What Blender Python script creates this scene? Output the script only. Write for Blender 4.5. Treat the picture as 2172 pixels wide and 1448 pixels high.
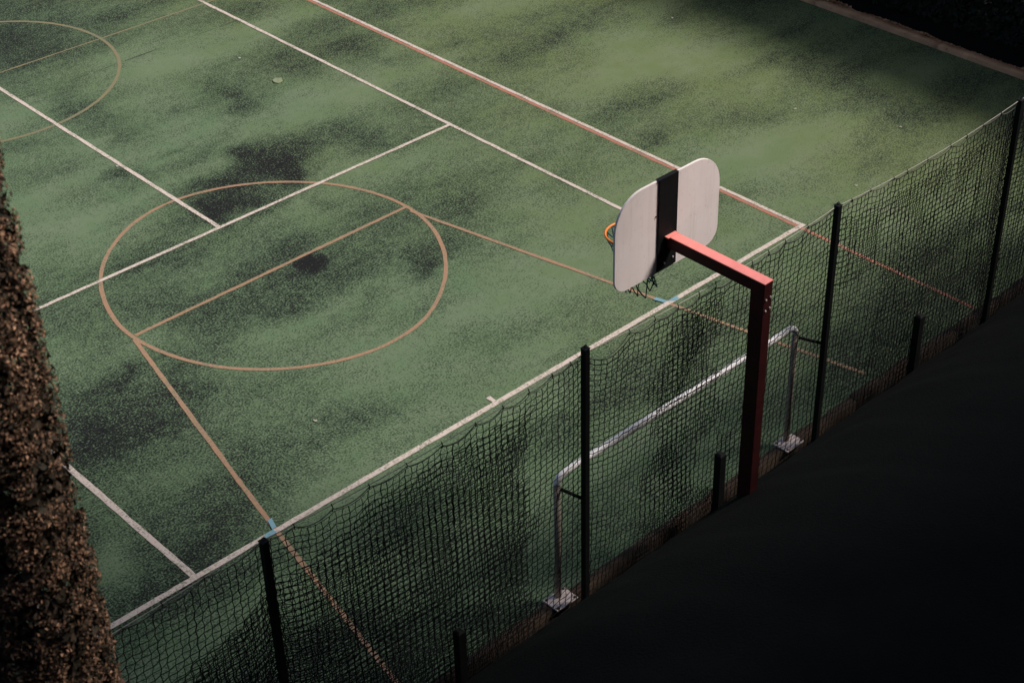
import bpy, bmesh, math, random
import numpy as np
from mathutils import Vector, Matrix

random.seed(7); RNG = np.random.default_rng(11)
for o in list(bpy.data.objects): bpy.data.objects.remove(o)
SC = bpy.context.scene
COL = SC.collection

# ------------------------------------------------------------------ camera
# world metres: x along the tennis baseline, y into the court, origin at the centre mark
CAM = (-10.0232, -11.4202, 11.4879); YAW = 0.837599; PITCH = 0.610829; ROLL = -0.030943
cam_d = bpy.data.cameras.new('camera'); cam = bpy.data.objects.new('camera', cam_d); COL.objects.link(cam)
fw = Vector((math.cos(YAW)*math.cos(PITCH), math.sin(YAW)*math.cos(PITCH), -math.sin(PITCH)))
rt = Vector((math.sin(YAW), -math.cos(YAW), 0)); up = rt.cross(fw)
rr = rt*math.cos(ROLL) + up*math.sin(ROLL); uu = -rt*math.sin(ROLL) + up*math.cos(ROLL)
M = Matrix((rr, uu, -fw)).transposed().to_4x4(); M.translation = CAM
cam.matrix_world = M
cam_d.sensor_width = 36; cam_d.lens = 3540.465/2172*36
cam_d.clip_start = 0.1; cam_d.clip_end = 600
cam_d.dof.use_dof = True; cam_d.dof.focus_distance = 17.5; cam_d.dof.aperture_fstop = 3.5
SC.camera = cam

# ------------------------------------------------------------------ light
SUN = Vector((0.52, -0.40, 0.76)).normalized()
w = bpy.data.worlds.new('World'); SC.world = w; w.use_nodes = True
nt = w.node_tree; nt.nodes.clear()
sky = nt.nodes.new('ShaderNodeTexSky'); sky.sky_type = 'NISHITA'; sky.sun_disc = False
sky.sun_elevation = math.asin(SUN.z); sky.sun_rotation = math.atan2(SUN.x, SUN.y)
sky.air_density = 1.0; sky.dust_density = 4.0; sky.ozone_density = 1.0
bg = nt.nodes.new('ShaderNodeBackground'); bg.inputs['Strength'].default_value = 0.05
wo = nt.nodes.new('ShaderNodeOutputWorld')
nt.links.new(sky.outputs[0], bg.inputs[0]); nt.links.new(bg.outputs[0], wo.inputs[0])
sl = bpy.data.lights.new('sun', 'SUN'); sl.energy = 2.2; sl.angle = math.radians(14); sl.color = (1.0, 0.93, 0.86)
so = bpy.data.objects.new('sun', sl); COL.objects.link(so)
so.rotation_euler = SUN.to_track_quat('Z', 'Y').to_euler(); so.location = (20, -12, 30)
SC.view_settings.view_transform = 'Standard'; SC.view_settings.look = 'None'
SC.view_settings.exposure = 1.1; SC.view_settings.gamma = 1.0; SC.view_settings.use_curve_mapping = False
SC.render.engine = 'CYCLES'

# ------------------------------------------------------------------ helpers
def tag(o, label=None, cat=None, group=None, kind=None):
    if label: o['label'] = label
    if cat: o['category'] = cat
    if group: o['group'] = group
    if kind: o['kind'] = kind
    return o
def empty(name, loc=(0, 0, 0)):
    o = bpy.data.objects.new(name, None); o.location = loc; o.empty_display_size = .2; COL.objects.link(o); return o
def link(name, me, mat=None, parent=None, smooth=False):
    if mat: me.materials.append(mat)
    o = bpy.data.objects.new(name, me); COL.objects.link(o)
    if parent:
        o.parent = parent; o.matrix_parent_inverse = Matrix.Translation(parent_world(parent)).inverted()
    if smooth:
        me.polygons.foreach_set('use_smooth', [True]*len(me.polygons))
    return o
def parent_world(p):      # mesh data is in world metres, so only top-level empties carry an offset
    return Vector((0, 0, 0)) if p.parent else Vector(p.location)
def mesh_np(name, V, F):
    """V (n,3), F (m,k) all faces with k corners"""
    me = bpy.data.meshes.new(name); V = np.asarray(V, np.float32); F = np.asarray(F, np.int32)
    me.vertices.add(len(V)); me.vertices.foreach_set('co', V.ravel())
    k = F.shape[1]; me.loops.add(F.size); me.loops.foreach_set('vertex_index', F.ravel())
    me.polygons.add(len(F)); me.polygons.foreach_set('loop_start', np.arange(len(F), dtype=np.int32)*k)
    me.polygons.foreach_set('loop_total', np.full(len(F), k, np.int32))
    me.update(calc_edges=True); me.validate(); return me
def bm_mesh(name, bm):
    bmesh.ops.recalc_face_normals(bm, faces=bm.faces)
    me = bpy.data.meshes.new(name); bm.to_mesh(me); bm.free(); return me
def box_bm(bm, lo, hi, bevel=0.0):
    r = bmesh.ops.create_cube(bm, size=1)
    vs = r['verts']
    for v in vs:
        v.co = Vector([lo[i] + (v.co[i]+.5)*(hi[i]-lo[i]) for i in range(3)])
    if bevel:
        es = list({e for v in vs for e in v.link_edges})
        bmesh.ops.bevel(bm, geom=es, offset=bevel, segments=2, affect='EDGES', profile=.6)
def box(name, lo, hi, mat, parent=None, bevel=0.0):
    bm = bmesh.new(); box_bm(bm, lo, hi, bevel); return link(name, bm_mesh(name, bm), mat, parent)
def tube_np(P, r, n=3, closed=False, ph=0.0):
    """sweep an n-gon along polyline P -> V, F(quads)"""
    P = np.asarray(P, float); m = len(P)
    T = np.roll(P, -1, 0)-np.roll(P, 1, 0)
    if not closed: T[0] = P[1]-P[0]; T[-1] = P[-1]-P[-2]
    T /= np.linalg.norm(T, axis=1)[:, None]+1e-9
    ref = np.where(np.abs(T[:, 2:3]) > .9, np.array([[0, 1., 0]]), np.array([[0, 0, 1.]]))
    A = np.cross(T, ref); A /= np.linalg.norm(A, axis=1)[:, None]+1e-9; B = np.cross(T, A)
    a = np.arange(n)*2*np.pi/n+ph
    r = np.broadcast_to(np.asarray(r, float), (m,))
    V = P[:, None, :]+r[:, None, None]*(np.cos(a)[None, :, None]*A[:, None, :]+np.sin(a)[None, :, None]*B[:, None, :])
    i = np.arange(m if closed else m-1)[:, None]; j = np.arange(n)[None, :]
    i2 = (i+1) % m; j2 = (j+1) % n
    F = np.stack([i*n+j, i2*n+j, i2*n+j2, i*n+j2], -1).reshape(-1, 4)
    return V.reshape(-1, 3), F
def join(parts):
    Vs, Fs, k = [], [], 0
    for V, F in parts: Vs.append(V); Fs.append(F+k); k += len(V)
    return np.concatenate(Vs), np.concatenate(Fs)
def tube(name, P, r, mat, parent=None, n=10, closed=False, cap=True):
    V, F = tube_np(P, r, n, closed)
    me = mesh_np(name, V, F)
    if cap and not closed:
        bm = bmesh.new(); bm.from_mesh(me); bmesh.ops.holes_fill(bm, edges=[e for e in bm.edges if e.is_boundary], sides=0)
        bmesh.ops.recalc_face_normals(bm, faces=bm.faces); bm.to_mesh(me); bm.free()
    o = link(name, me, mat, parent)
    for p_ in me.polygons: p_.use_smooth = len(p_.vertices) == 4
    return o
def vnoise(x, y, seed=0):
    """smooth value noise in 0..1"""
    xi = np.floor(x).astype(np.int64); yi = np.floor(y).astype(np.int64); fx = x-xi; fy = y-yi
    def h(a, b):
        n = (a*374761393+b*668265263+seed*1274126177) & 0xffffffff
        n = ((n ^ (n >> 13))*1274126177) & 0xffffffff
        return ((n ^ (n >> 16)) & 0xffff)/65535.
    sx = fx*fx*(3-2*fx); sy = fy*fy*(3-2*fy)
    return (h(xi, yi)*(1-sx)+h(xi+1, yi)*sx)*(1-sy)+(h(xi, yi+1)*(1-sx)+h(xi+1, yi+1)*sx)*sy
def fbm(x, y, seed=0, oct=4):
    s = 0; a = .5; t = 0
    for k in range(oct):
        s = s+a*vnoise(x*2**k+17*k, y*2**k-9*k, seed+k); t += a; a *= .5
    return s/t

# ------------------------------------------------------------------ materials
class NB:
    def __init__(s, name):
        s.m = bpy.data.materials.new(name); s.m.use_nodes = True; s.t = s.m.node_tree; s.t.nodes.clear()
        s.out = s.n('ShaderNodeOutputMaterial'); s.bs = s.n('ShaderNodeBsdfPrincipled'); s.l(s.bs.outputs[0], s.out.inputs[0])
    def n(s, t, **k):
        x = s.t.nodes.new(t)
        for a, b in k.items(): setattr(x, a, b)
        return x
    def l(s, a, b): s.t.links.new(a, b)
    def coord(s, which='Object'): return s.n('ShaderNodeTexCoord').outputs[which]
    def noise(s, vec, scale, detail=3, rough=.55, out='Fac'):
        x = s.n('ShaderNodeTexNoise'); x.inputs['Scale'].default_value = scale; x.inputs['Detail'].default_value = detail
        x.inputs['Roughness'].default_value = rough; s.l(vec, x.inputs['Vector']); return x.outputs[out]
    def ramp(s, fac, stops):
        x = s.n('ShaderNodeValToRGB'); e = x.color_ramp.elements
        while len(e) < len(stops): e.new(.5)
        for i, (p, c) in enumerate(stops): e[i].position = p; e[i].color = (*c, 1) if not isinstance(c, (int, float)) else (c, c, c, 1)
        s.l(fac, x.inputs[0]); return x.outputs[0]
    def mix(s, fac, a, b):
        x = s.n('ShaderNodeMix', data_type='RGBA')
        for v, i in ((fac, 0), (a, 6), (b, 7)):
            if isinstance(v, (int, float)): x.inputs[i].default_value = v
            elif isinstance(v, tuple): x.inputs[i].default_value = (*v, 1)
            else: s.l(v, x.inputs[i])
        return x.outputs[2]
    def math(s, op, a, b=None, clamp=False):
        x = s.n('ShaderNodeMath', operation=op, use_clamp=clamp)
        for v, i in ((a, 0), (b, 1)):
            if v is None: continue
            if isinstance(v, (int, float)): x.inputs[i].default_value = v
            else: s.l(v, x.inputs[i])
        return x.outputs[0]
    def col(s, c):
        if isinstance(c, tuple): s.bs.inputs['Base Color'].default_value = (*c, 1)
        else: s.l(c, s.bs.inputs['Base Color'])
    def rough(s, v):
        if isinstance(v, (int, float)): s.bs.inputs['Roughness'].default_value = v
        else: s.l(v, s.bs.inputs['Roughness'])
    def spec(s, v): s.bs.inputs['Specular IOR Level'].default_value = v
    def bump(s, h, strength=.3, dist=.01):
        x = s.n('ShaderNodeBump'); x.inputs['Strength'].default_value = strength; x.inputs['Distance'].default_value = dist
        s.l(h, x.inputs['Height']); s.l(x.outputs[0], s.bs.inputs['Normal'])

def painted(name, c, rough=.5, var=.25, scale=6, spec=.5, chips=None, bump=.1):
    b = NB(name); v = b.coord()
    n = b.noise(v, scale, 4); n2 = b.noise(v, scale*9, 3)
    d = tuple(x*(1-var) for x in c); e = tuple(min(1, x*(1+var*.5)) for x in c)
    cc = b.mix(b.ramp(n, [(.3, 0.), (.7, 1.)]), d, e)
    if chips: cc = b.mix(b.ramp(n2, [(.66, 0.), (.70, 1.)]), cc, chips)
    b.col(cc); b.rough(b.math('MULTIPLY_ADD', n2, .2)); b.t.nodes[-1].inputs[2].default_value = rough-.1
    b.spec(spec); b.bump(n2, bump, .003); return b.m

def court_material():
    b = NB('worn_green_court_paint'); v = b.coord()
    at = b.n('ShaderNodeAttribute', attribute_name='wear'); wear = at.outputs['Fac']  # wear, plus the darker left side and far end
    hue = b.n('ShaderNodeAttribute', attribute_name='hue').outputs['Fac']
    f1 = b.noise(v, 40, 3, .75)      # speckle of paint worn off the stone tips
    f2 = b.noise(v, 9, 4, .6)
    f3 = b.noise(v, 1.6, 4, .6)
    s = b.math('ADD', b.math('MULTIPLY', b.math('SUBTRACT', f1, .5), 3.3), b.math('MULTIPLY', b.math('SUBTRACT', f2, .5), .85))
    s = b.math('ADD', s, b.math('MULTIPLY', b.math('SUBTRACT', f3, .5), .5))
    amp = b.math('ADD', 1., b.math('MULTIPLY', b.math('MAXIMUM', b.math('SUBTRACT', wear, .4), 0.), 1.3))
    k = b.math('ADD', b.math('MULTIPLY', s, amp), wear)
    kk = b.math('MULTIPLY', k, .75)
    light = b.mix(hue, (.095, .146, .078), (.110, .144, .058))
    light = b.mix(b.ramp(f3, [(.35, 0.), (.75, .6)]), light, (.160, .184, .130))
    mid = b.mix(hue, (.052, .086, .046), (.070, .092, .037))
    c = b.mix(b.ramp(kk, [(.06, 0.), (.36, 1.)]), light, mid)
    c = b.mix(b.ramp(kk, [(.33, 0.), (.60, 1.)]), c, (.022, .032, .022))      # dirt and algae
    c = b.mix(b.ramp(kk, [(.60, 0.), (.84, 1.)]), c, (.0065, .007, .0075))    # bare black binder
    b.col(c); b.rough(.93); b.spec(.2); b.bump(f1, .35, .004)
    return b.m

def line_material(name, c, wear=.5, dirt=(.12, .13, .09)):
    b = NB(name); v = b.coord()
    f1 = b.noise(v, 38, 3, .7); f2 = b.noise(v, 2.2, 4, .6)
    k = b.math('ADD', b.math('MULTIPLY', f1, .75), b.math('MULTIPLY', f2, .45))
    cc = b.mix(b.ramp(f2, [(.3, 0.), (.75, 1.)]), tuple(x*.86 for x in c), tuple(x*1.06 for x in c))
    b.col(b.mix(b.ramp(k, [(.60+(.5-wear)*.4, 0.), (.80+(.5-wear)*.4, 1.)]), cc, dirt)); b.rough(.9); b.spec(.2)
    return b.m

def soil_material():
    b = NB('damp_black_soil'); v = b.coord()
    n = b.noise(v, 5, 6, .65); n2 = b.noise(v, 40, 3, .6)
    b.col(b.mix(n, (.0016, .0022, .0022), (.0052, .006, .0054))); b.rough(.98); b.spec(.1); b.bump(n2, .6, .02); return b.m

def timber_material():
    b = NB('weathered_timber_edging'); v = b.coord()
    n = b.noise(v, 3, 5, .65); n2 = b.noise(v, 30, 3, .6)
    c = b.mix(b.ramp(n, [(.3, 0.), (.7, 1.)]), (.022, .016, .012), (.085, .058, .042))
    b.col(b.mix(b.ramp(n2, [(.5, 0.), (.75, .8)]), c, (.02, .016, .013))); b.rough(.95); b.spec(.1); b.bump(n2, .5, .01); return b.m

def leaf_material(name, stops, trans=.15):
    b = NB(name)
    oi = b.n('ShaderNodeAttribute', attribute_name='tint').outputs['Fac']
    b.col(b.ramp(oi, stops)); b.rough(.75); b.spec(.2)
    return b.m

def cloth_material(name, c):
    b = NB(name); v = b.coord(); n = b.noise(v, 20, 2)
    b.col(b.mix(n, tuple(x*.6 for x in c), tuple(x*1.4 for x in c))); b.rough(.9); b.spec(.15); return b.m

def board_material():
    b = NB('off_white_weathered_board_paint'); v = b.coord()
    mp = b.n('ShaderNodeMapping'); mp.inputs['Scale'].default_value = (16, 16, 1.1); b.l(v, mp.inputs[0])
    st = b.noise(mp.outputs[0], 1.0, 4, .6); sp = b.noise(v, 26, 3, .7); bl = b.noise(v, 2.5, 4, .6)
    c = b.mix(b.ramp(bl, [(.3, 0.), (.7, 1.)]), (.74, .655, .645), (.82, .735, .72))
    c = b.mix(b.ramp(st, [(.52, 0.), (.78, .28)]), c, (.42, .36, .33))
    c = b.mix(b.ramp(sp, [(.62, 0.), (.72, .35)]), c, (.40, .34, .31))
    b.col(c); b.rough(.8); b.spec(.15); b.bump(sp, .08, .003); return b.m

M_court = court_material()
M_white = line_material('chalky_white_line_paint', (.53, .45, .40), .57)
M_orange = line_material('faded_orange_line_paint', (.31, .185, .118), .60)
M_orange_far = line_material('thin_faded_ochre_line_paint', (.20, .165, .090), .66)
M_red = line_material('faded_red_line_paint', (.36, .150, .105), .58)
M_blue = line_material('pale_blue_mark_paint', (.16, .30, .36), .45)
M_soil = soil_material(); M_timber = timber_material()
M_edging = painted('brightened_timber_edging', (.52, .30, .17), .95, .4, 2.5, .1, chips=(.12, .08, .05), bump=.4)  # far timber colour lightened to offset the hedge's shade
M_netblack = cloth_material('black_net_cord', (.007, .008, .008))
M_rope = cloth_material('pale_grey_rope', (.34, .33, .28))
M_headrope = cloth_material('dark_grey_head_rope', (.09, .09, .08))
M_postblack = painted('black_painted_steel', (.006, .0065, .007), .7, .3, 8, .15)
M_maroon = painted('shaded_maroon_painted_steel', (.040, .0065, .0075), .6, .35, 7, .2, chips=(.022, .012, .010))  # hoop red darkened, with the shade of post and arm sides in it
M_red_arm = painted('lit_red_painted_steel', (.84, .265, .235), .42, .12, 9, .5, chips=(.55, .10, .07))  # hoop red lightened, with the sky light on the arm's top in it
M_board = board_material()
M_rim = painted('orange_rim_paint', (.75, .20, .03), .45, .15, 12)
M_goal = painted('white_goal_paint', (.88, .85, .84), .40, .06, 7, .5)
M_goal_dirty = painted('dirty_cream_goal_paint', (.34, .28, .23), .6, .35, 6, .3, chips=(.10, .055, .035))
M_plate = painted('pale_painted_base_plate', (.62, .52, .49), .7, .45, 25, .2, chips=(.05, .04, .03))
M_steel = painted('galvanised_bolt_steel', (.50, .48, .46), .4, .2, 30, .5)
M_hoopnet = cloth_material('blue_black_hoop_cord', (.024, .070, .088))
STAINS = [
    (0.71,6.36,0.78,-0.08,-0.22,-0.47,0.6), (1.73,6.29,0.28,-0.29,-0.33,-0.44,0.8), (1.43,6.79,0.31,-0.14,-0.16,-0.27,0.75), (0.6,6.76,0.33,-0.09,-0.1,-0.19,0.7),
    (1.55,5.94,0.16,-0.17,-0.15,-0.19,0.75), (0.33,5.92,0.35,-0.16,-0.13,-0.22,0.7), (0.1,5.83,-0.01,-0.4,-0.09,-0.07,0.9), (0.82,5.78,0.32,-0.15,-0.1,-0.17,0.6),
    (0.3,3.92,0.14,-0.14,-0.15,-0.19,1.5), (0.38,4.48,0.33,-0.05,-0.09,-0.19,0.35), (2.73,6.59,0.51,-0.23,-0.22,-0.34,0.4), (3.02,6.08,0.24,-0.25,-0.16,-0.2,0.4),
    (1.41,5.0,0.18,-0.19,-0.14,-0.18,0.4), (0.57,5.4,0.2,-0.02,-0.05,-0.1,0.5), (-2.69,3.52,0.4,-0.04,-0.07,-0.18,0.65), (-2.38,2.69,0.31,-0.11,-0.09,-0.18,0.55),
    (-3.06,2.74,0.42,-0.22,-0.16,-0.32,0.4), (-3.56,2.63,0.3,-0.3,-0.22,-0.36,0.4), (0.06,3.66,0.32,-0.16,-0.11,-0.17,0.35), (1.27,2.73,0.13,-0.13,-0.09,-0.1,0.6),
    (1.26,2.93,0.26,-0.26,-0.23,-0.27,0.25), (2.41,8.91,0.03,-0.52,-0.23,-0.22,0.35), (2.39,8.13,0.08,-0.46,-0.21,-0.2,0.3), (0.54,8.63,0.29,-0.3,-0.2,-0.31,0.35),
    (0.44,9.92,0.3,-0.31,-0.24,-0.41,0.4), (0.76,1.03,0.46,-0.24,-0.23,-0.31,0.25), (-0.24,7.77,0.2,-0.05,-0.06,-0.13,0.6), (0.65,7.79,0.15,-0.01,-0.04,-0.09,0.6),
    (5.79,3.03,0.32,-0.15,-0.17,-0.19,0.35), (8.92,1.62,0.29,-0.71,-0.57,-0.37,0.4), (9.3,2.72,0.03,-0.99,-0.55,-0.31,0.25), (0.96,12.87,0.38,-0.4,-0.36,-0.65,0.5),
    (0.66,10.72,0.47,-0.0,-0.15,-0.38,0.3), (-3.99,0.32,0.34,-0.34,-0.24,-0.35,0.4), (-3.42,0.37,0.39,-0.09,-0.11,-0.27,0.4), (-3.54,2.97,0.23,-0.23,-0.27,-0.45,0.3),
    (3.03,5.65,0.24,-0.25,-0.16,-0.2,0.35), (5.07,5.04,0.6,-0.28,-0.23,-0.29,0.25), (4.79,8.38,0.18,-0.7,-0.3,-0.29,0.3), (-2.67,0.81,0.31,-0.07,-0.1,-0.22,0.2),
    (-1.38,1.31,0.57,-0.31,-0.19,-0.3,0.15), (3.79,8.68,0.09,-0.67,-0.28,-0.27,0.25), (-1.61,4.57,0.34,-0.34,-0.18,-0.27,0.2), (-2.03,6.26,0.26,-0.27,-0.24,-0.4,0.25),
    (2.73,3.48,0.13,-0.74,-0.23,-0.18,0.2), (0.49,1.58,0.24,-0.24,-0.2,-0.23,0.2), (-0.72,6.99,1.16,-0.1,-0.12,-0.29,-0.45), (0.83,7.11,0.9,-0.02,-0.11,-0.25,-0.4),
    (2.37,7.5,1.29,0.09,-0.13,-0.29,-0.3), (-1.16,3.09,0.67,-0.08,-0.11,-0.25,-0.45), (0.33,2.93,0.72,-0.08,-0.12,-0.23,-0.4), (1.31,3.28,0.61,0.05,-0.09,-0.22,-0.4),
    (-0.56,0.62,1.22,-0.12,-0.22,-0.46,-0.2), (6.51,1.69,1.02,-1.04,-0.72,-0.61,-0.4), (6.61,-0.29,0.66,-0.67,-0.49,-0.37,-0.35), (7.83,4.73,0.43,-2.03,-0.71,-0.52,-0.35),
    (4.55,3.7,1.29,-0.02,-0.17,-0.27,-0.15), (3.76,3.16,0.81,-0.02,-0.19,-0.31,-0.25), (3.49,7.57,1.0,-0.07,-0.22,-0.41,-0.25), (2.79,11.76,1.22,-0.21,-0.13,-0.25,-0.15),
    (2.83,10.16,0.94,-0.19,-0.1,-0.19,-0.2), (-4.58,0.71,0.16,-0.09,-0.25,-0.51,-0.3), (1.89,1.65,1.2,-0.23,-0.22,-0.35,-0.2), (2.84,1.33,0.51,-0.51,-0.31,-0.31,-0.2),
    (1.2,0.7,1.5,-.2,-.35,-.8,-.30), (-.8,1.0,1.2,-.1,-.2,-.5,-.15), (1.6,2.0,.8,-.1,-.2,-.4,.14),
]

# ------------------------------------------------------------------ ground and court
def lumpy_ground():
    # coarse sheet to the horizon + the outside strips are the same sheet, below the court slab
    xs = np.unique(np.concatenate([np.linspace(-300, -20, 15), np.arange(-20, 20.01, .25), np.linspace(20, 300, 15)]))
    ys = np.unique(np.concatenate([np.linspace(-300, -14, 15), np.arange(-14, 18.01, .25), np.linspace(18, 300, 15)]))
    X, Y = np.meshgrid(xs, ys)
    Z = -.13+.07*fbm(X*1.1, Y*1.1, 5)
    V = np.stack([X, Y, Z], -1).reshape(-1, 3); nx = len(xs)
    i = (np.arange(len(ys)-1)[:, None]*nx+np.arange(nx-1)[None, :]).ravel()
    return mesh_np('ground', V, np.stack([i, i+1, i+nx+1, i+nx], 1))
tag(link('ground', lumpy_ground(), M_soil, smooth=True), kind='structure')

def bank_mesh():
    # earth bank that rises from the fence towards the building
    prof = [(-3.13, -.14), (-3.17, .16), (-3.23, .36), (-3.31, .46), (-3.45, .60), (-3.62, .76), (-3.85, .95), (-4.2, 1.20), (-4.7, 1.48), (-5.4, 1.75), (-6.4, 1.98), (-8, 2.15), (-10, 2.2), (-12.55, 2.2)]
    yy = np.array([p[0] for p in prof]); zz = np.array([p[1] for p in prof])
    xs = np.arange(-24, 16.01, .16); X, Yi = np.meshgrid(xs, np.arange(len(yy)))
    Y = yy[Yi]+.05*(fbm(X*1.7, Yi*1., 81)-.5); amp = np.clip((-3.2-Y)/1.2, .12, 1)
    Z = zz[Yi]+amp*.22*(fbm(X*1.2, Y*1.2, 82)-.5)+.08*(fbm(X*4, Y*4, 83)-.5)
    V = np.stack([X, Y, Z], -1).reshape(-1, 3); nx = len(xs)
    i = (np.arange(len(yy)-1)[:, None]*nx+np.arange(nx-1)[None, :]).ravel()
    return mesh_np('earth_bank', V, np.stack([i, i+nx, i+nx+1, i+1], 1))
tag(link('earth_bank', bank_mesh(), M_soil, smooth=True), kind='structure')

CX0, CX1, CY0, CY1 = -14.0, 11.16, -2.76, 27.0
def court_mesh():
    xs = np.arange(CX0, CX1+.001, .0999); ys = np.arange(CY0, CY1+.001, .0999); xs[-1] = CX1; ys[-1] = CY1
    X, Y = np.meshgrid(xs, ys); nx, ny = len(xs), len(ys)
    wob = .55
    Xd = X+wob*(fbm(X*2.1, Y*2.1, 21)-.5); Yd = Y+wob*(fbm(X*2.1, Y*2.1, 33)-.5)
    wear = .36+1.15*(fbm(X*.42+Y*.10, Y*1.25, 3, 5)-.5)+.30*(fbm(X*1.6, Y*2.6, 44, 3)-.5)       # brush marks run along x
    for cx, cy, ax, ay, bx, by, s in STAINS:
        D = np.array([[ax, bx], [ay, by]]); I = np.linalg.inv(D)
        U = I[0, 0]*(Xd-cx)+I[0, 1]*(Yd-cy); W = I[1, 0]*(Xd-cx)+I[1, 1]*(Yd-cy)
        d2 = U*U+W*W
        wear += s*.86*np.exp(-d2*.95) if s < 1.2 else s*np.clip((1.12-np.sqrt(((X+.12*(fbm(X*5, Y*5, 2)-.5)-.31)/.20)**2+((Y+.12*(fbm(X*5, Y*5, 4)-.5)-3.90)/.20)**2))/.35, 0, 1)
    wear -= .04*np.clip((X-5.6)/1.5, 0, 1)                    # run-off beyond the sideline is less worn
    wear += .10*np.clip((-1.5-X)/2, 0, 1)  # darker towards the left side
    wear += .10*np.clip((Y-9)/5, 0, 1)  # darker towards the far end
    hue = np.clip(.15+.10*(X-1.5)+.8*(fbm(X*.5, Y*.5, 9)-.5), 0, 1)
    Zt = .004*(fbm(X*.6, Y*.6, 77)-.5)*0
    V = np.stack([X, Y, Zt], -1).reshape(-1, 3)
    i = (np.arange(ny-1)[:, None]*nx+np.arange(nx-1)[None, :]).ravel()
    me = mesh_np('court', V, np.stack([i, i+1, i+nx+1, i+nx], 1))
    a = me.attributes.new('wear', 'FLOAT', 'POINT'); a.data.foreach_set('value', wear.ravel().astype(np.float32))  # wear, plus the darker left side and far end
    a = me.attributes.new('hue', 'FLOAT', 'POINT'); a.data.foreach_set('value', hue.ravel().astype(np.float32))
    return me
court = tag(link('court', court_mesh(), M_court), kind='structure')

def ragged_strip(name, P, width, z, mat, closed=False):
    """a painted line following polyline P with slightly uneven edges"""
    P = np.asarray(P, float); Q = []
    n = len(P)
    for k in range(n if closed else n-1):
        a, b = P[k], P[(k+1) % n]; m = max(1, int(np.linalg.norm(b-a)/.12))
        for j in range(m): Q.append(a+(b-a)*j/m)
    if not closed: Q.append(P[-1])
    Q = np.array(Q); T = np.roll(Q, -1, 0)-np.roll(Q, 1, 0)
    if not closed: T[0] = Q[1]-Q[0]; T[-1] = Q[-1]-Q[-2]
    T /= np.linalg.norm(T, axis=1)[:, None]; N = np.stack([-T[:, 1], T[:, 0]], 1)
    wl = width/2+RNG.normal(0, .0022, len(Q)); wr = width/2+RNG.normal(0, .0022, len(Q))
    L = Q+N*wl[:, None]; R_ = Q-N*wr[:, None]
    V = np.concatenate([np.c_[L, np.full(len(Q), z)], np.c_[R_, np.full(len(Q), z)]]); m = len(Q)
    i = np.arange(m if closed else m-1); i2 = (i+1) % m
    return link(name, mesh_np(name, V, np.stack([i, i+m, i2+m, i2], 1)), mat, court)
Z1, Z2, Z3, Z4 = .004, .007, .010, .013
# tennis lines
ragged_strip('white_line', [(-5.52, 0), (5.52, 0)], .072, Z3, M_white)                  # baseline
ragged_strip('white_line', [(-4.115, 5.485), (4.09, 5.485)], .056, Z3, M_white)          # service line
ragged_strip('white_line', [(0, 5.512), (0, 20)], .058, Z2, M_white)                     # centre service line
ragged_strip('white_line', [(4.115, .036), (4.115, 22)], .056, Z2, M_white)
ragged_strip('white_line', [(-4.115, .036), (-4.115, 22)], .070, Z2, M_white)
ragged_strip('white_line', [(5.485, .036), (5.485, 22)], .056, Z2, M_white)
ragged_strip('white_line', [(-5.485, .036), (-5.485, 22)], .056, Z2, M_white)
ragged_strip('white_line', [(.0, .036), (.0, .15)], .055, Z2, M_white)                   # centre mark
# basketball lines
ragged_strip('red_line', [(5.425, -2.72), (5.425, 22)], .056, Z1, M_red)
ragged_strip('red_line', [(-5.425, -2.72), (-5.425, 22)], .056, Z1, M_red)
ragged_strip('orange_line', [(-2.20, 4.12), (2.10, 4.12)], .052, Z1, M_orange)
ragged_strip('orange_line', [(-2.255, 4.05), (-2.66, 2.15), (-3.09, .10), (-3.595, -2.60)], .056, Z2-.0015, M_orange)
ragged_strip('orange_line', [(2.085, 4.00), (2.49, 1.95), (2.86, .10), (3.40, -2.60)], .052, Z2-.0015, M_orange)
ang = [-180, -168, -154, -129, -111, -95, -86, -76, -60, -43, -29, -14, 0, 14, 29, 47, 62, 77, 90, 102, 120, 141, 159, 180]
rad = [2.15, 2.14, 2.16, 2.23, 2.30, 2.36, 2.37, 2.36, 2.27, 2.22, 2.20, 2.21, 2.21, 2.21, 2.215, 2.235, 2.285, 2.35, 2.40, 2.385, 2.30, 2.21, 2.15, 2.15]
A_ = np.arange(-180, 180, 4.); r_ = np.interp(A_, ang, rad); r_ = (np.roll(r_, 1)+r_*2+np.roll(r_, -1))/4
ragged_strip('orange_line', np.c_[-.09+r_*np.cos(np.radians(A_)), 4.15+r_*np.sin(np.radians(A_))], .054, Z1+.001, M_orange, closed=True)
ragged_strip('orange_line', np.c_[-.15+2.245*np.cos(np.radians(A_)), 11.97+2.245*np.sin(np.radians(A_))], .055, Z1, M_orange_far, closed=True)
ragged_strip('orange_line', [(-5.4, 12.06), (.28, 11.944), (5.38, 11.80)], .034, Z1+.001, M_orange_far)
def quad(name, pts, z, mat):
    bm = bmesh.new(); bm.faces.new([bm.verts.new((x, y, z)) for x, y in pts])
    for f in bm.faces:
        if f.normal.z < 0: f.normal_flip()
    return link(name, bm_mesh(name, bm), mat, court)
quad('blue_mark', [(-3.085, .185), (-3.027, .195), (-3.075, .045), (-3.132, .040)], Z4, M_blue)
quad('blue_mark', [(-3.125, .036), (-3.125, -.034), (-3.30, -.040), (-3.23, .034)], Z4, M_blue)
quad('blue_mark', [(2.80, .18), (2.865, .19), (2.905, .040), (2.845, .036)], Z4, M_blue)
quad('blue_mark', [(2.90, .036), (3.06, .037), (3.05, -.030), (2.98, -.034)], Z4, M_blue)
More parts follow.
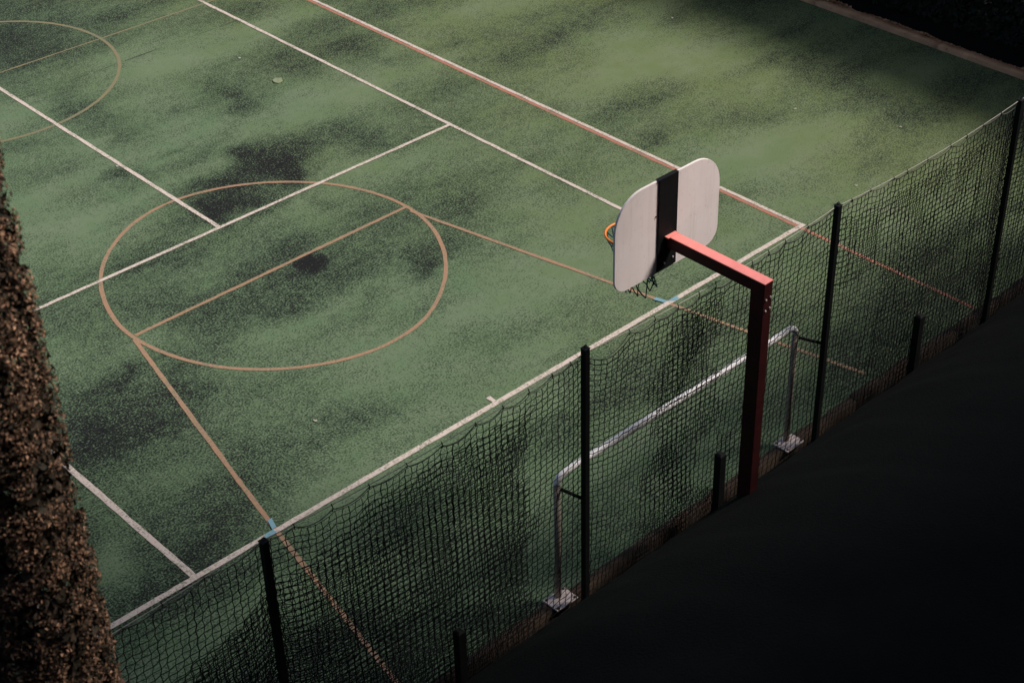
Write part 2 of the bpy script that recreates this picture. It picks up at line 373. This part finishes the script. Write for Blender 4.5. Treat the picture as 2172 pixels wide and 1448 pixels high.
# open joint across the surface near the half-way line
def crack():
    parts = []
    x = -3.0
    while x < 4.6:
        L = RNG.uniform(.25, .8)
        if RNG.random() < .8:
            t = np.linspace(0, 1, 8); wdt = .010*np.sin(np.pi*t)**.5*RNG.uniform(.5, 1.2)
            cx_ = x+L*t; cy_ = 10.885-.008*cx_+.012*(vnoise(cx_*6, cx_*0, 3)-.5)+RNG.normal(0, .002, 8)
            V = np.concatenate([np.c_[cx_, cy_+wdt, np.full(8, .0025)], np.c_[cx_, cy_-wdt, np.full(8, .0025)]])
            i = np.arange(7); parts.append((V, np.stack([i, i+8, i+9, i+1], 1)))
        x += L+RNG.uniform(0, .12)
    V, F = join(parts); return mesh_np('surface_crack', V, F)
M_crack = cloth_material('dark_open_joint', (.016, .018, .016))
link('surface_crack', crack(), M_crack, court)

# timber edging along both sides
def kerb(name, a, b, w, h, axis, mat=M_timber):
    """irregular sleeper edging, in lengths"""
    parent = empty(name, (0, 0, 0)); tag(parent, kind='structure')
    L = b-a; k = 0; s = a
    while s < b-.2:
        e = min(b, s+2.4+RNG.uniform(-.1, .1)); n = 14
        t = np.linspace(s+.004, e-.004, n); V = []
        dz = RNG.normal(0, .006); dy = RNG.normal(0, .008)
        for q in t:
            j = RNG.normal(0, .006, 4)
            prof = [(-w/2+j[0], -.12), (-w/2+j[0], h+dz+j[1]), (w/2+j[2], h+dz+j[3]), (w/2+j[2], -.12)]
            for u, z in prof:
                V.append((q, axis[1]+u+dy, z) if axis[0] == 'x' else (axis[1]+u+dy, q, z))
        i = (np.arange(n-1)[:, None]*4+np.arange(3)[None, :]).ravel()
        F = np.stack([i, i+4, i+5, i+1], 1)
        F = np.concatenate([F, [[0, 1, 2, 3], [(n-1)*4+3, (n-1)*4+2, (n-1)*4+1, (n-1)*4]]])
        me = mesh_np('sleeper', V, F); bm = bmesh.new(); bm.from_mesh(me); bmesh.ops.recalc_face_normals(bm, faces=bm.faces); bm.to_mesh(me); bm.free()
        link('sleeper', me, mat, parent); s = e
    return parent
kerb('kerb', CX0, CX1+.1, .11, .045, ('x', CY0-.065))
kerb('kerb_far', CY0-.1, CY1, .17, .06, ('y', CX1+.095), M_edging)

# ------------------------------------------------------------------ leaves
def leaf_cloud(name, C, N, size, tint, mat, parent=None, spread=.7):
    """C centres, N preferred normals: folded 4-vertex leaves (2 tris sharing a midrib)"""
    n = len(C)
    d = N+RNG.normal(0, spread, (n, 3)); d /= np.linalg.norm(d, axis=1)[:, None]
    t = np.cross(d, RNG.normal(0, 1, (n, 3))); t /= np.linalg.norm(t, axis=1)[:, None]; b = np.cross(d, t)
    s = size*RNG.uniform(.6, 1.35, n)[:, None]
    V = np.stack([C-t*s, C+b*s*.55+d*s*.18, C+t*s, C-b*s*.55+d*s*.18], 1).reshape(-1, 3)
    i = np.arange(n)*4
    F = np.concatenate([np.stack([i, i+1, i+2], 1), np.stack([i, i+2, i+3], 1)])
    me = mesh_np(name, V, F)
    a = me.attributes.new('tint', 'FLOAT', 'POINT'); a.data.foreach_set('value', np.repeat(tint, 4).astype(np.float32))
    return link(name, me, mat, parent)
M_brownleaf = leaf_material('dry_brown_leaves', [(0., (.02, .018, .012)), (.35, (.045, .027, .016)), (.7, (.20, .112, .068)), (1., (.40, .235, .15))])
M_bark = cloth_material('dark_bark', (.03, .024, .018))
M_darkleaf = leaf_material('dark_evergreen_leaves', [(0., (.008, .012, .009)), (.6, (.016, .022, .014)), (1., (.03, .035, .018))])
M_litter = leaf_material('fallen_leaf_litter', [(0., (.12, .07, .04)), (.5, (.42, .23, .11)), (.85, (.60, .36, .20)), (1., (.66, .52, .40))])

E1 = np.array([-.848, -.530]); E2 = np.array([.530, -.848])     # normals of its broad and its narrow face
def column_tree(cx, cy, A, B, H, label):
    """clipped screen: rounded-rectangular plan, half sizes A across and B along"""
    t = tag(empty('clipped_tree', (cx, cy, -.08)), label, 'tree')
    zz = np.array([-.12, 1, 3, 6, 9, H-.8]); tube('trunk', np.c_[cx+.03*np.sin(zz), cy+.03*np.cos(zz*1.3), zz], np.array([.17, .14, .12, .09, .06, .02]), M_bark, t, 10)
    def plan(a):
        c, s = np.cos(a), np.sin(a); ex = 3.6
        q = (np.abs(c/A)**ex+np.abs(s/B)**ex)**(-1/ex)
        u, v = q*c, q*s
        nu = np.sign(c)*np.abs(u/A)**(ex-1)/A; nv = np.sign(s)*np.abs(v/B)**(ex-1)/B; L = np.hypot(nu, nv)
        return u, v, nu/L, nv/L
    parts = []
    for k in range(110):
        z0 = RNG.uniform(.8, H-1.2); a = RNG.uniform(0, 6.283); u, v, _, _ = plan(np.array([a])); s = np.linspace(0, .9, 5)
        xy = E1[None]*u+E2[None]*v
        parts.append(tube_np(np.c_[cx+xy[0, 0]*s, cy+xy[0, 1]*s, z0+.7*s**.8], .02*(1-.8*s)+.003, 4))
    V, F = join(parts); link('branches', mesh_np('branches', V, F), M_bark, t)
    def shell(n, depth, z):
        # perimeter-uniform angles
        tab = np.linspace(0, 2*np.pi, 721); u, v, _, _ = plan(tab); d = np.r_[0, np.cumsum(np.hypot(np.diff(u), np.diff(v)))]
        s = RNG.uniform(0, d[-1], n); a = np.interp(s, d, tab); u, v, nu, nv = plan(a)
        return s, u, v, nu, nv
    n = 560000
    z = RNG.uniform(.5, H, n); depth = RNG.exponential(.035, n); s, u, v, nu, nv = shell(n, depth, z)
    prof = np.clip((H-z)/1.2, 0, 1)**.4
    gap = fbm(s*14, z*14, 8, 3); big = fbm(s*1.7, z*1.7, 18, 3)
    keep = (gap > .44) | (depth > .13)
    off = -depth-.09*np.clip(.58-gap, 0, 1)+.02*(big-.5)
    X_, Y_ = u*prof+nu*off, v*prof+nv*off
    C = np.c_[cx+E1[0]*X_+E2[0]*Y_, cy+E1[1]*X_+E2[1]*Y_, z]
    N = np.c_[E1[0]*nu+E2[0]*nv, E1[1]*nu+E2[1]*nv, np.full(n, .35)]
    tint = np.clip(RNG.beta(1.7, 2.4, n)*.95+1.0*(gap-.56), 0, 1)  # leaves in the gaps tinted darker, shade put into their colour
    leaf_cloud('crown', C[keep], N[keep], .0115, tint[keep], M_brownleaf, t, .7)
    m = 110000
    z = RNG.uniform(.6, H-.3, m); s, u, v, nu, nv = shell(m, 0, z); q = RNG.uniform(.035, .13, m); X_, Y_ = u-nu*q, v-nv*q
    leaf_cloud('inner_foliage', np.c_[cx+E1[0]*X_+E2[0]*Y_, cy+E1[1]*X_+E2[1]*Y_, z], np.c_[E1[0]*nu+E2[0]*nv, E1[1]*nu+E2[1]*nv, np.zeros(m)], .030, RNG.uniform(0, .25, m), M_brownleaf, t, .5)  # inner leaves take the dark tints as painted shade
    return t
ct = column_tree(-8.135, -4.620, .33, 1.08, 12.5, 'tall clipped tree with dry brown leaves in the left foreground')
ct['group'] = 'clipped tree and its unseen added neighbour'
nb = ct.copy(); COL.objects.link(nb); nb.location = Vector(ct.location)+Vector((*(E1*1.75), 0)); nb['label'] = 'unseen clipped tree added to shade its neighbour'  # added out of view to keep sky light off the first tree
for ch in list(ct.children):
    c = ch.copy(); COL.objects.link(c); c.parent = nb

def hedge(x0, x1, y0, y1, H, label):
    t = tag(empty('evergreen_hedge', ((x0+x1)/2, (y0+y1)/2, -.08)), label, 'hedge')
    for k, y in enumerate(np.arange(y0+.5, y1, 1.6)):
        x = (x0+x1)/2+RNG.normal(0, .1)
        tube('trunk', [(x, y, -.12), (x+.05, y, H*.5), (x, y+.05, H*.85)], np.array([.09, .06, .02]), M_bark, t, 7)
    n = 90000
    side = RNG.random(n); y = RNG.uniform(y0, y1, n); z = RNG.uniform(-.02, H, n)
    bump_ = .35*(fbm(y*1.1, z*1.1, 14)-.5)
    x = x0+bump_+RNG.exponential(.10, n); N = np.tile([-1., 0, .3], (n, 1))
    top = side > .68
    x[top] = RNG.uniform(x0, x1, top.sum()); z[top] = H+.4*(fbm(x[top], y[top], 6)-.5)-RNG.exponential(.1, top.sum()); N[top] = (0, 0, 1)
    bk = side < .14
    x[bk] = x1+bump_[bk]-RNG.exponential(.1, bk.sum()); N[bk] = (1, 0, .3)
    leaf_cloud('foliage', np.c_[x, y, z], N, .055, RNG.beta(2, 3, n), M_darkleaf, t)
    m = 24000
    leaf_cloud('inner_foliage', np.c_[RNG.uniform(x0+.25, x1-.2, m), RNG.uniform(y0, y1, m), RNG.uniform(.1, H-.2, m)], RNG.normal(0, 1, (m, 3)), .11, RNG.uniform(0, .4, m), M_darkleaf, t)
    return t
hedge(12.0, 13.8, -6.0, 16.0, 4.1, 'dark evergreen hedge behind the timber edging at the top right')

# fallen leaves heaped along the far edging
def litter():
    n = 14000
    y = RNG.uniform(-3, 8, n); hp = fbm(y*1.1, y*0+2, 12, 3)
    wdt = .05+.42*np.clip(hp-.38, 0, 1)
    x = CX1+.20+np.abs(RNG.normal(0, 1, n))*wdt*.55
    z = -.05+.25*np.clip(hp-.45, 0, 1)*np.exp(-((x-CX1-.2)/.2)**2)+.06*np.exp(-((x-CX1-.2)/.12)**2)+RNG.uniform(0, .015, n)
    return leaf_cloud('leaf_litter', np.c_[x, y, z], np.tile([0, 0, 1.], (n, 1)), .035, RNG.beta(1.6, 1.6, n), M_litter, None, .45)
tag(litter(), 'heaped fallen leaves along the far timber edging', 'leaves', kind='stuff')

# ------------------------------------------------------------------ net fence
FY = -3.05; FH = 3.05
PX = [-8.55, -5.08, -1.63, 1.90, 5.10, 8.40]
fence = tag(empty('net_fence', (0, FY, 0)), 'tall black net fence on square steel posts along the near end of the court', 'fence')
def fence_post(x, h):
    s = .030
    bm = bmesh.new(); box_bm(bm, (x-s, FY-s, -.15), (x+s, FY+s, h), .006)
    o = link('post', bm_mesh('post', bm), M_postblack, fence)
    box('post_cap', (x-s-.003, FY-s-.003, h+.001), (x+s+.003, FY+s+.003, h+.009), M_postblack, o, .002)
    # eye bolt that carries the rope
    a = np.linspace(0, 2*np.pi, 10)[:-1]
    tube('eye_bolt', np.c_[x+.014*np.cos(a), np.full(9, FY), h+.027+.014*np.sin(a)], .004, M_postblack, o, 5, True)
    return o
for i, x in enumerate(PX): fence_post(x, FH+[0, -.01, .05, 0.01, 0, 0][i])
def stub(x, h):
    bm = bmesh.new(); s = .042
    box_bm(bm, (x-s, FY-.10-s, -.15), (x+s, FY-.10+s, h))
    bm.faces.ensure_lookup_table()
    top = max(bm.faces, key=lambda f: f.calc_center_median().z)
    r = bmesh.ops.extrude_face_region(bm, geom=[top]); vs = [v for v in r['geom'] if isinstance(v, bmesh.types.BMVert)]
    for v in vs: v.co = Vector((x+(v.co.x-x)*.55, FY-.10+(v.co.y-FY+.10)*.55, h+.02))
    bmesh.ops.delete(bm, geom=[f for f in bm.faces if abs(f.calc_center_median().z-h) < 1e-4 and abs(f.normal.z) > .9 and len(f.verts) == 4 and f.calc_area() > .9*(2*s)**2], context='FACES')
    return link('short_post', bm_mesh('short_post', bm), M_postblack, fence)
for x, h in ((-6.85, .9), (-3.31, .93), (.18, .95), (3.50, 1.02), (6.8, .95)): stub(x, h)

TIES = [-8.55, -8.05, -7.6, -7.15, -6.72, -6.33, -5.99, -5.62, -5.08, -4.79, -4.42, -4.05, -3.66, -3.28, -2.91, -2.60, -2.30, -2.02, -1.80, -1.63,
        -1.06, -.73, -.42, -.13, .10, .40, .62, .86, 1.11, 1.45, 1.90, 2.14, 2.45, 2.84, 3.07, 3.42, 3.83, 4.12, 4.42, 4.75, 5.10, 5.5, 5.9, 6.3, 6.7, 7.1, 7.5, 7.9, 8.4]
ROPE_SAG = [.06, .075, .07, .07, .02, .05]
def rope_z(x):
    x = np.asarray(x, float); z = np.full(x.shape, FH)
    for k in range(len(PX)-1):
        m = (x >= PX[k]) & (x <= PX[k+1]); u = (x-PX[k])/(PX[k+1]-PX[k])
        z = np.where(m, FH-.012-4*ROPE_SAG[k]*u*(1-u), z)
    return z
_dr = np.random.default_rng(5)
DROOP = [max(.018, min(.11, .08*(TIES[i+1]-TIES[i])+_dr.uniform(-.01, .028))) for i in range(len(TIES)-1)]
TIEGAP = [abs(_dr.normal(.012, .012)) for _ in TIES]
for i, x in enumerate(TIES):            # bay with the arm: the net has slipped lower
    if -1.2 < x < 1.3: TIEGAP[i] = .015+.03*math.sin((x+1.2)/2.5*math.pi)
    if x in PX: TIEGAP[i] = .02
DROOP[TIES.index(-1.63)] = .14
def net_top(x):
    x = np.asarray(x, float)
    i = np.clip(np.searchsorted(TIES, x)-1, 0, len(TIES)-2); T = np.array(TIES); D = np.array(DROOP); G = np.array(TIEGAP)
    u = np.clip((x-T[i])/(T[i+1]-T[i]), 0, 1)
    return rope_z(x)-(G[i]*(1-u)+G[i+1]*u)-4*D[i]*u*(1-u)
CELL = .066; RAD = .0043
def net_layer(x0, x1, layer, mask):
    """square-mesh cord net hung from the rope; returns tube pieces"""
    nx = int((x1-x0)/CELL)+1; nz = int(3.3/CELL)
    I, J = np.meshgrid(np.arange(nx), np.arange(nz), indexing='ij')
    off = layer*.37*CELL
    X0 = x0+I*(x1-x0)/(nx-1)
    X = X0.copy()
    dpt = J*CELL*1.0
    # hanging: near the head rope rows follow the scallops, lower down they even out and pucker
    ztop = net_top(np.clip(X, TIES[0], TIES[-1])); mean = rope_z(X)-.06
    Z = mean+(ztop-mean)*np.exp(-dpt/.45)-dpt*(2.98/ (3.0+.10*layer))
    seed = 40+layer*50
    X = X+(-.07*dpt if layer == 0 else .05*dpt)*np.clip((X0-x0)/.5, 0, 1)*np.clip((x1-X0)/.5, 0, 1)*.8
    X = X+.07*(fbm(X0*1.0, Z*.8, seed)-.5)+.012*(fbm(X0*3, Z*2.0, seed+9)-.5)+off
    Z = Z+.05*(fbm(X0*1.2, Z*.9, seed+20)-.5)*np.clip(dpt/.5, 0, 1)+.016*(fbm(X0*4, Z*4, seed+25)-.5)*np.clip(dpt/.3, 0, 1)
    par = ((I+J) % 2)*2-1
    X = X+par*.0065+RNG.normal(0, .0014, X.shape); Z = Z-par*.0065*(J > 0)+RNG.normal(0, .0014, X.shape)
    Y = FY-.033*0+.07*(fbm(X0*1.1, Z*.8, seed+30)-.5)+.025*(fbm(X0*3.5, Z*1.2, seed+35)-.5)-.035*layer
    # clear the posts
    for px in PX:
        k = np.exp(-((X-px)/.18)**2); Y = Y*(1-k)+(FY+.036)*k
    ok = (Z > -.02)
    ok &= mask(X, Z)
    P = np.stack([X, Y, Z], -1); parts = []
    def runs(line, good):
        s = None
        for q in range(len(good)+1):
            if q < len(good) and good[q]:
                if s is None: s = q
            else:
                if s is not None and q-s >= 2: parts.append(tube_np(line[s:q], RAD*(1+.15*RNG.normal()), 3, ph=RNG.uniform(0, 2)))
                s = None
    for i in range(nx): runs(P[i], ok[i])
    for j in range(nz): runs(P[:, j], ok[:, j])
    return parts
def mask_all(X, Z): return np.ones(X.shape, bool)
def mask_two(X, Z):
    e = .10*np.sin(Z*5)+.07*np.sin(Z*13+1)
    top = np.where(X < -4.2, 2.55+.25*(X+5.0), 2.86)
    m = Z < top
    gap = (X > -2.35+e) & (X < -.74+e+.16*(Z-2.1)); m &= ~gap                       # single layer either side of the goal corner
    m &= ~((X > .15+e) & (X < 1.95))
    hole = (X > 1.95) & (X < 2.66+e*.5) & (Z < 1.86+.2*np.sin((X-1.95)*3)) ; m &= ~hole
    m &= ~((X > -.05+e) & (X < .75) & (Z < 1.25) & (Z > .55))
    return m
def mask_three(X, Z):   # loose folds
    a = (X < -2.4) & (Z < 2.62+.15*np.sin(X*2.1)+.3*(X+4.5)*(X < -4.5))
    b = (X > -.78) & (X < .05) & (np.abs(X+.45-.14*np.sin(Z*3)) < .15+.05*np.sin(Z*8)) & (np.abs(Z-1.75) > .28)
    c = (X > .12) & (X < .5) & (np.abs(Z-1.02-.1*np.sin(X*14)) < .22)
    d = (X > -4.6) & (X < -4.05) & (np.abs(X+4.9-.42*(3.0-Z)*1.2) < .13) & (Z > 1.9)
    return a | b | c | d
for k in range(len(PX)-1):
    a, b = PX[k], PX[k+1]
    V, F = join(net_layer(a, b, 0, mask_all)); o = link('net', mesh_np('net', V, F), M_netblack, fence); o['kind'] = 'stuff'
pp = []
for k in range(len(PX)-1): pp += net_layer(PX[k], PX[k+1], 1, mask_two)
V, F = join(pp); o = link('net_overlap', mesh_np('net_overlap', V, F), M_netblack, fence); o['kind'] = 'stuff'
pp = []
for k in range(len(PX)-1): pp += net_layer(PX[k], PX[k+1], 2, mask_three)
V, F = join(pp); o = link('net_fold', mesh_np('net_fold', V, F), M_netblack, fence); o['kind'] = 'stuff'
for k in range(len(PX)-1):
    xs = np.linspace(PX[k]+.001, PX[k+1]-.001, 30)
    tube('top_rope', np.c_[xs, np.full(30, FY+.012), rope_z(xs)+.008], .0042, M_rope, fence, 6)
    xs = np.linspace(PX[k]+.03, PX[k+1]-.03, 160)
    tube('head_rope', np.c_[xs, np.full(160, FY+.014), net_top(xs)+.002], .0048, M_headrope, fence, 5)
for i, x in enumerate(TIES):
    if x in PX: continue
    zr = float(rope_z(x)); zn = float(net_top(x))
    tube('tie', [(x-.006, FY+.012, zr+.022), (x+.004, FY+.006, (zr+zn)/2), (x, FY+.014, zn-.02)], .0048, M_netblack, fence, 5)

# ------------------------------------------------------------------ small goal
GY = -2.79; GX0, GX1, GZ = -1.745, 1.735, 1.575
goal = tag(empty('small_goal', (0, GY, 0)), 'small white tubular goal standing behind the black net', 'goal')
r = .035; R_ = .10
aa = np.linspace(0, np.pi/2, 8)
P = [(GX0+R_-R_*math.cos(t), GY, GZ-R_+R_*math.sin(t)) for t in aa]+[(GX1-R_+R_*math.sin(t), GY, GZ-R_+R_*math.cos(t)) for t in aa]
tube('crossbar', P, r, M_goal, goal, 14)
for gx in (GX0, GX1):
    u = tube('upright', [(gx, GY, .055), (gx, GY, .8), (gx, GY, GZ-R_-.002)], r-.001, M_goal_dirty, goal, 14)
    pl = box('base_plate', (gx-.15, GY-.15, .052), (gx+.13, GY+.06, .064), M_plate, goal, .002)
    for bx, by in ((-.125, -.125), (.105, -.125), (-.125, .035), (.105, .035)):
        box('bolt', (gx+bx-.011, GY+by-.011, .064), (gx+bx+.011, GY+by+.011, .078), M_timber, pl, .003)
for gx, px in ((GX0, -1.63), (GX1, 1.90)):
    a = Vector((gx+.02, GY-.03, 1.43)); b = Vector((px-.02, FY+.028, 1.40))
    tube('bracket', [a, b], .017, M_postblack, goal, 8)

# ------------------------------------------------------------------ basketball hoop
HX = .182
hoop = tag(empty('basketball_hoop', (HX, -3.5, 0)), 'basketball hoop with white rounded backboard on a red cantilever arm', 'basketball hoop')
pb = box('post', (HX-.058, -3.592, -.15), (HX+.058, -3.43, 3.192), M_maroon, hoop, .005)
for bx, bz in ((-.030, 3.02), (.030, 3.03), (-.030, 2.90), (.030, 2.91)):
    tube('bolt', [(HX+bx, -3.590, bz), (HX+bx, -3.604, bz)], .009, M_steel, pb, 8)
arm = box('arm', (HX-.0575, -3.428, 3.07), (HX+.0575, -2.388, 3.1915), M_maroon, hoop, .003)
box('lit_top_plate', (HX-.059, -3.594, 3.193), (HX+.059, -2.436, 3.201), M_red_arm, hoop, .0015)  # thin sheet that paints the arm's upward side as lit
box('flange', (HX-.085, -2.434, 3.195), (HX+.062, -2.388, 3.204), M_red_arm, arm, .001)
# steel channel behind the board
bk = box('mounting_channel', (HX-.172, -2.386, 2.840), (HX+.088, -2.372, 3.838), M_postblack, hoop, .004)
box('top_lip', (HX-.186, -2.389, 3.8395), (HX+.088, -2.340, 3.843), M_postblack, bk, .001)
for bx, bz in ((-.08, 2.905), (.04, 2.925), (.065, 3.60), (-.20, 3.46)):
    y0 = -2.386 if bx > -.17 else -2.370
    tube('bolt', [(HX+bx, y0+.002, bz), (HX+bx, y0-.010, bz)], .009 if bz < 3 else .007, M_steel if bz < 3 else M_postblack, bk, 8)
def rounded(w0, w1, z0, z1, rt, rb, n=12):
    out = []
    for cx, cz, a0, rc in ((w1-rt, z1-rt, 0, rt), (w0+rt, z1-rt, 90, rt), (w0+rb, z0+rb, 180, rb), (w1-rb, z0+rb, 270, rb)):
        for k in range(n+1):
            t = math.radians(a0+90*k/n); out.append((cx+rc*math.cos(t), cz+rc*math.sin(t)))
    return out
def slab(name, outline, y0, y1, mat, parent, bev=0.0):
    bm = bmesh.new()
    a = [bm.verts.new((x, y0, z)) for x, z in outline]; b = [bm.verts.new((x, y1, z)) for x, z in outline]
    bm.faces.new(a); bm.faces.new(b[::-1]); n = len(a)
    for i in range(n): bm.faces.new((a[i], b[i], b[(i+1) % n], a[(i+1) % n]))
    bmesh.ops.recalc_face_normals(bm, faces=bm.faces)
    if bev:
        es = [e for e in bm.edges if len(e.link_faces) == 2 and any(len(f.verts) > 4 for f in e.link_faces)]
        bmesh.ops.bevel(bm, geom=es, offset=bev, segments=2, affect='EDGES')
    return link(name, bm_mesh(name, bm), mat, parent)
slab('backboard', rounded(HX-.745, HX+.705, 2.815, 3.833, .36, .17), -2.370, -2.346, M_board, hoop, .003)
# rim, bracket and cord net on the court side
RCX, RCY, RZ, RR = .125, -1.895, 3.01, .228
a = np.linspace(0, 2*np.pi, 41)[:-1]
tube('rim', np.c_[RCX+RR*np.cos(a), RCY+RR*np.sin(a), np.full(40, RZ)], .0125, M_rim, hoop, 8, True)
bm = bmesh.new(); box_bm(bm, (RCX-.06, -2.338, RZ-.02), (RCX+.06, RCY-RR+.004, RZ-.008)); box_bm(bm, (RCX-.06, -2.338, RZ-.11), (RCX+.06, -2.330, RZ-.022))
link('rim_bracket', bm_mesh('rim_bracket', bm), M_rim, hoop)
def hoop_net():
    parts = []; n = 12; rows = 6
    zz = [0, -.09, -.19, -.30, -.42, -.53, -.63]
    rr_ = [1, .82, .70, .64, .62, .64, .66]
    def pt(k, j):
        t = 2*math.pi*(k+.5*(j % 2))/n
        s = .028*j; q = RNG.normal(0, .012, 3)*(j > 0)
        return (RCX+.6*s+RR*rr_[j]*math.cos(t)+q[0], RCY-.45*s+RR*rr_[j]*math.sin(t)+q[1], RZ+zz[j]+q[2]*1.4)
    G = [[pt(k, j) for k in range(n)] for j in range(rows+1)]
    for j in range(rows):
        for k in range(n):
            for d in ((0, -1) if j % 2 == 0 else (0, 1)):
                A, B = np.array(G[j][k]), np.array(G[j+1][(k+d) % n])
                mid = (A+B)/2+np.array([0, 0, -.008]); parts.append(tube_np(np.array([A, mid, B]), .0072, 4))
    V, F = join(parts); return mesh_np('hoop_net', V, F)
link('hoop_net', hoop_net(), M_hoopnet, hoop)

# ------------------------------------------------------------------ scraps lying on the court
M_scrap = painted('pale_green_scrap', (.34, .40, .24), .8, .1, 12)
M_paper = painted('pale_paper_bit', (.60, .56, .50), .8, .1, 12)
bm = bmesh.new()
vs = [bm.verts.new((x, y, z)) for x, y, z in ((-.085, -.05, .006), (-.02, -.085, .010), (.085, -.03, .016), (.08, .06, .008), (-.01, .09, .012), (-.09, .03, .015))]
bm.faces.new(vs); bmesh.ops.solidify(bm, geom=bm.faces[:], thickness=.003)
s = link('paper_scrap', bm_mesh('paper_scrap', bm), M_scrap); s.location = (3.20, 8.51, .004); s.rotation_euler.z = .6
tag(s, 'pale green scrap lying on the court beyond the service line', 'scrap')
def bit(x, y, label, sz=.025):
    bm = bmesh.new()
    vs = [bm.verts.new((RNG.uniform(.6, 1.3)*sz*math.cos(t), RNG.uniform(.4, 1.)*sz*math.sin(t), .004+RNG.uniform(0, .008))) for t in np.arange(0, 6.2, 1.05)]
    bm.faces.new(vs); bmesh.ops.solidify(bm, geom=bm.faces[:], thickness=.002)
    o = link('litter_bit', bm_mesh('litter_bit', bm), M_paper); o.location = (x, y, .006); o.rotation_euler.z = RNG.uniform(0, 6)
    tag(o, label, 'litter', 'tiny pale bits scattered on the court')
for x, y, l in ((-1.68, 1.20, 'tiny pale bit on the green court between the key line and the baseline'),
                (8.02, 2.18, 'tiny pale bit on the run-off, farther from the fence'), (8.63, .73, 'tiny pale bit on the run-off, nearest the right fence post'),
                (9.14, 5.67, 'tiny pale bit near the far timber edging at the top'), (-.06, 7.95, 'tiny pale bit touching the centre service line'),
                (.11, -2.41, 'tiny pale bit behind the net below the crossbar'), (-2.28, -2.51, 'tiny pale bit behind the net left of the goal'),
                (3.25, 9.61, 'tiny pale bit beyond the green scrap'), (6.81, .14, 'tiny pale bit right of the baseline corner')):
    bit(x, y, l)

# ------------------------------------------------------------------ the building the court is seen from (unseen, sized to shade the fence side)
def building():  # unseen building added to shade the fence side
    x0, x1, y0, y1, H = -34, 30, -26, BY, BH
    t = tag(empty('unseen_shade_building', ((x0+x1)/2, (y0+y1)/2, 0)), 'unseen dark brick building added to shade the fence side', 'building')
    M_b = painted('unseen_dark_brick_wall', (.06, .045, .04), .9, .3, .8, .1); M_g = painted('unseen_dark_window_glass', (.015, .018, .02), .15, .1, 2, .5)
    box('unseen_wall', (x0, y0, -.2), (x1, y1, H), M_b, t); box('unseen_roof_edge', (x0-.2, y0-.2, H+.002), (x1+.2, y1+.2, H+.3), M_b, t)
    for fl in range(int(H//3)):
        for k in range(16):
            wx = x0+2+k*4
            f = box('window', (wx-.75, y1+.002, .9+fl*3), (wx+.75, y1+.05, 2.4+fl*3), M_postblack, t); box('pane', (wx-.67, y1+.052, .98+fl*3), (wx+.67, y1+.062, 2.32+fl*3), M_g, f)
BY, BH = -12.6, 17.3
building()

# ------------------------------------------------------------------ unseen tree added to shade the left of the court
M_unseen_greenleaf = leaf_material('unseen_green_leaves', [(0., (.03, .05, .02)), (1., (.07, .10, .035))])
def shade_tree(cx, cy, crown, label):
    t = tag(empty('unseen_shade_tree', (cx, cy, -.08)), label, 'tree')
    tx, ty, tz, rx, rz = crown
    tube('trunk', [(cx, cy, -.15), (cx+.05, cy, 3), (cx*.7+tx*.3, cy*.7+ty*.3, tz*.55), (tx, ty, tz)], np.array([.34, .27, .22, .10]), M_bark, t, 12)
    parts = []
    clumps = []
    for k in range(70):
        d = RNG.normal(0, 1, 3); d /= np.linalg.norm(d); q = RNG.uniform(.35, 1)**.6
        e = np.array([tx, ty, tz])+d*q*np.array([rx, rx, rz]); clumps.append(e)
        s0 = np.array([tx*.6+cx*.4, ty*.6+cy*.4, tz-rz*.7]); u = np.linspace(0, 1, 6)[:, None]
        parts.append(tube_np(s0+(e-s0)*u+np.array([0, 0, .5])*np.sin(np.pi*u), .07*(1-u[:, 0])+.012, 5))
    V, F = join(parts); link('limbs', mesh_np('limbs', V, F), M_bark, t)
    n = 45000; c = np.array(clumps)[RNG.integers(0, len(clumps), n)]
    C = c+RNG.normal(0, .62, (n, 3))
    leaf_cloud('crown', C, np.tile([0, 0, 1.], (n, 1)), .10, RNG.random(n), M_unseen_greenleaf, t, .6)  # crown of the unseen added tree
shade_tree(4.0, -9.2, (1.6, -6.6, 13.2, 2.7, 2.3), "unseen broad leafed tree added to shade the left of the court")
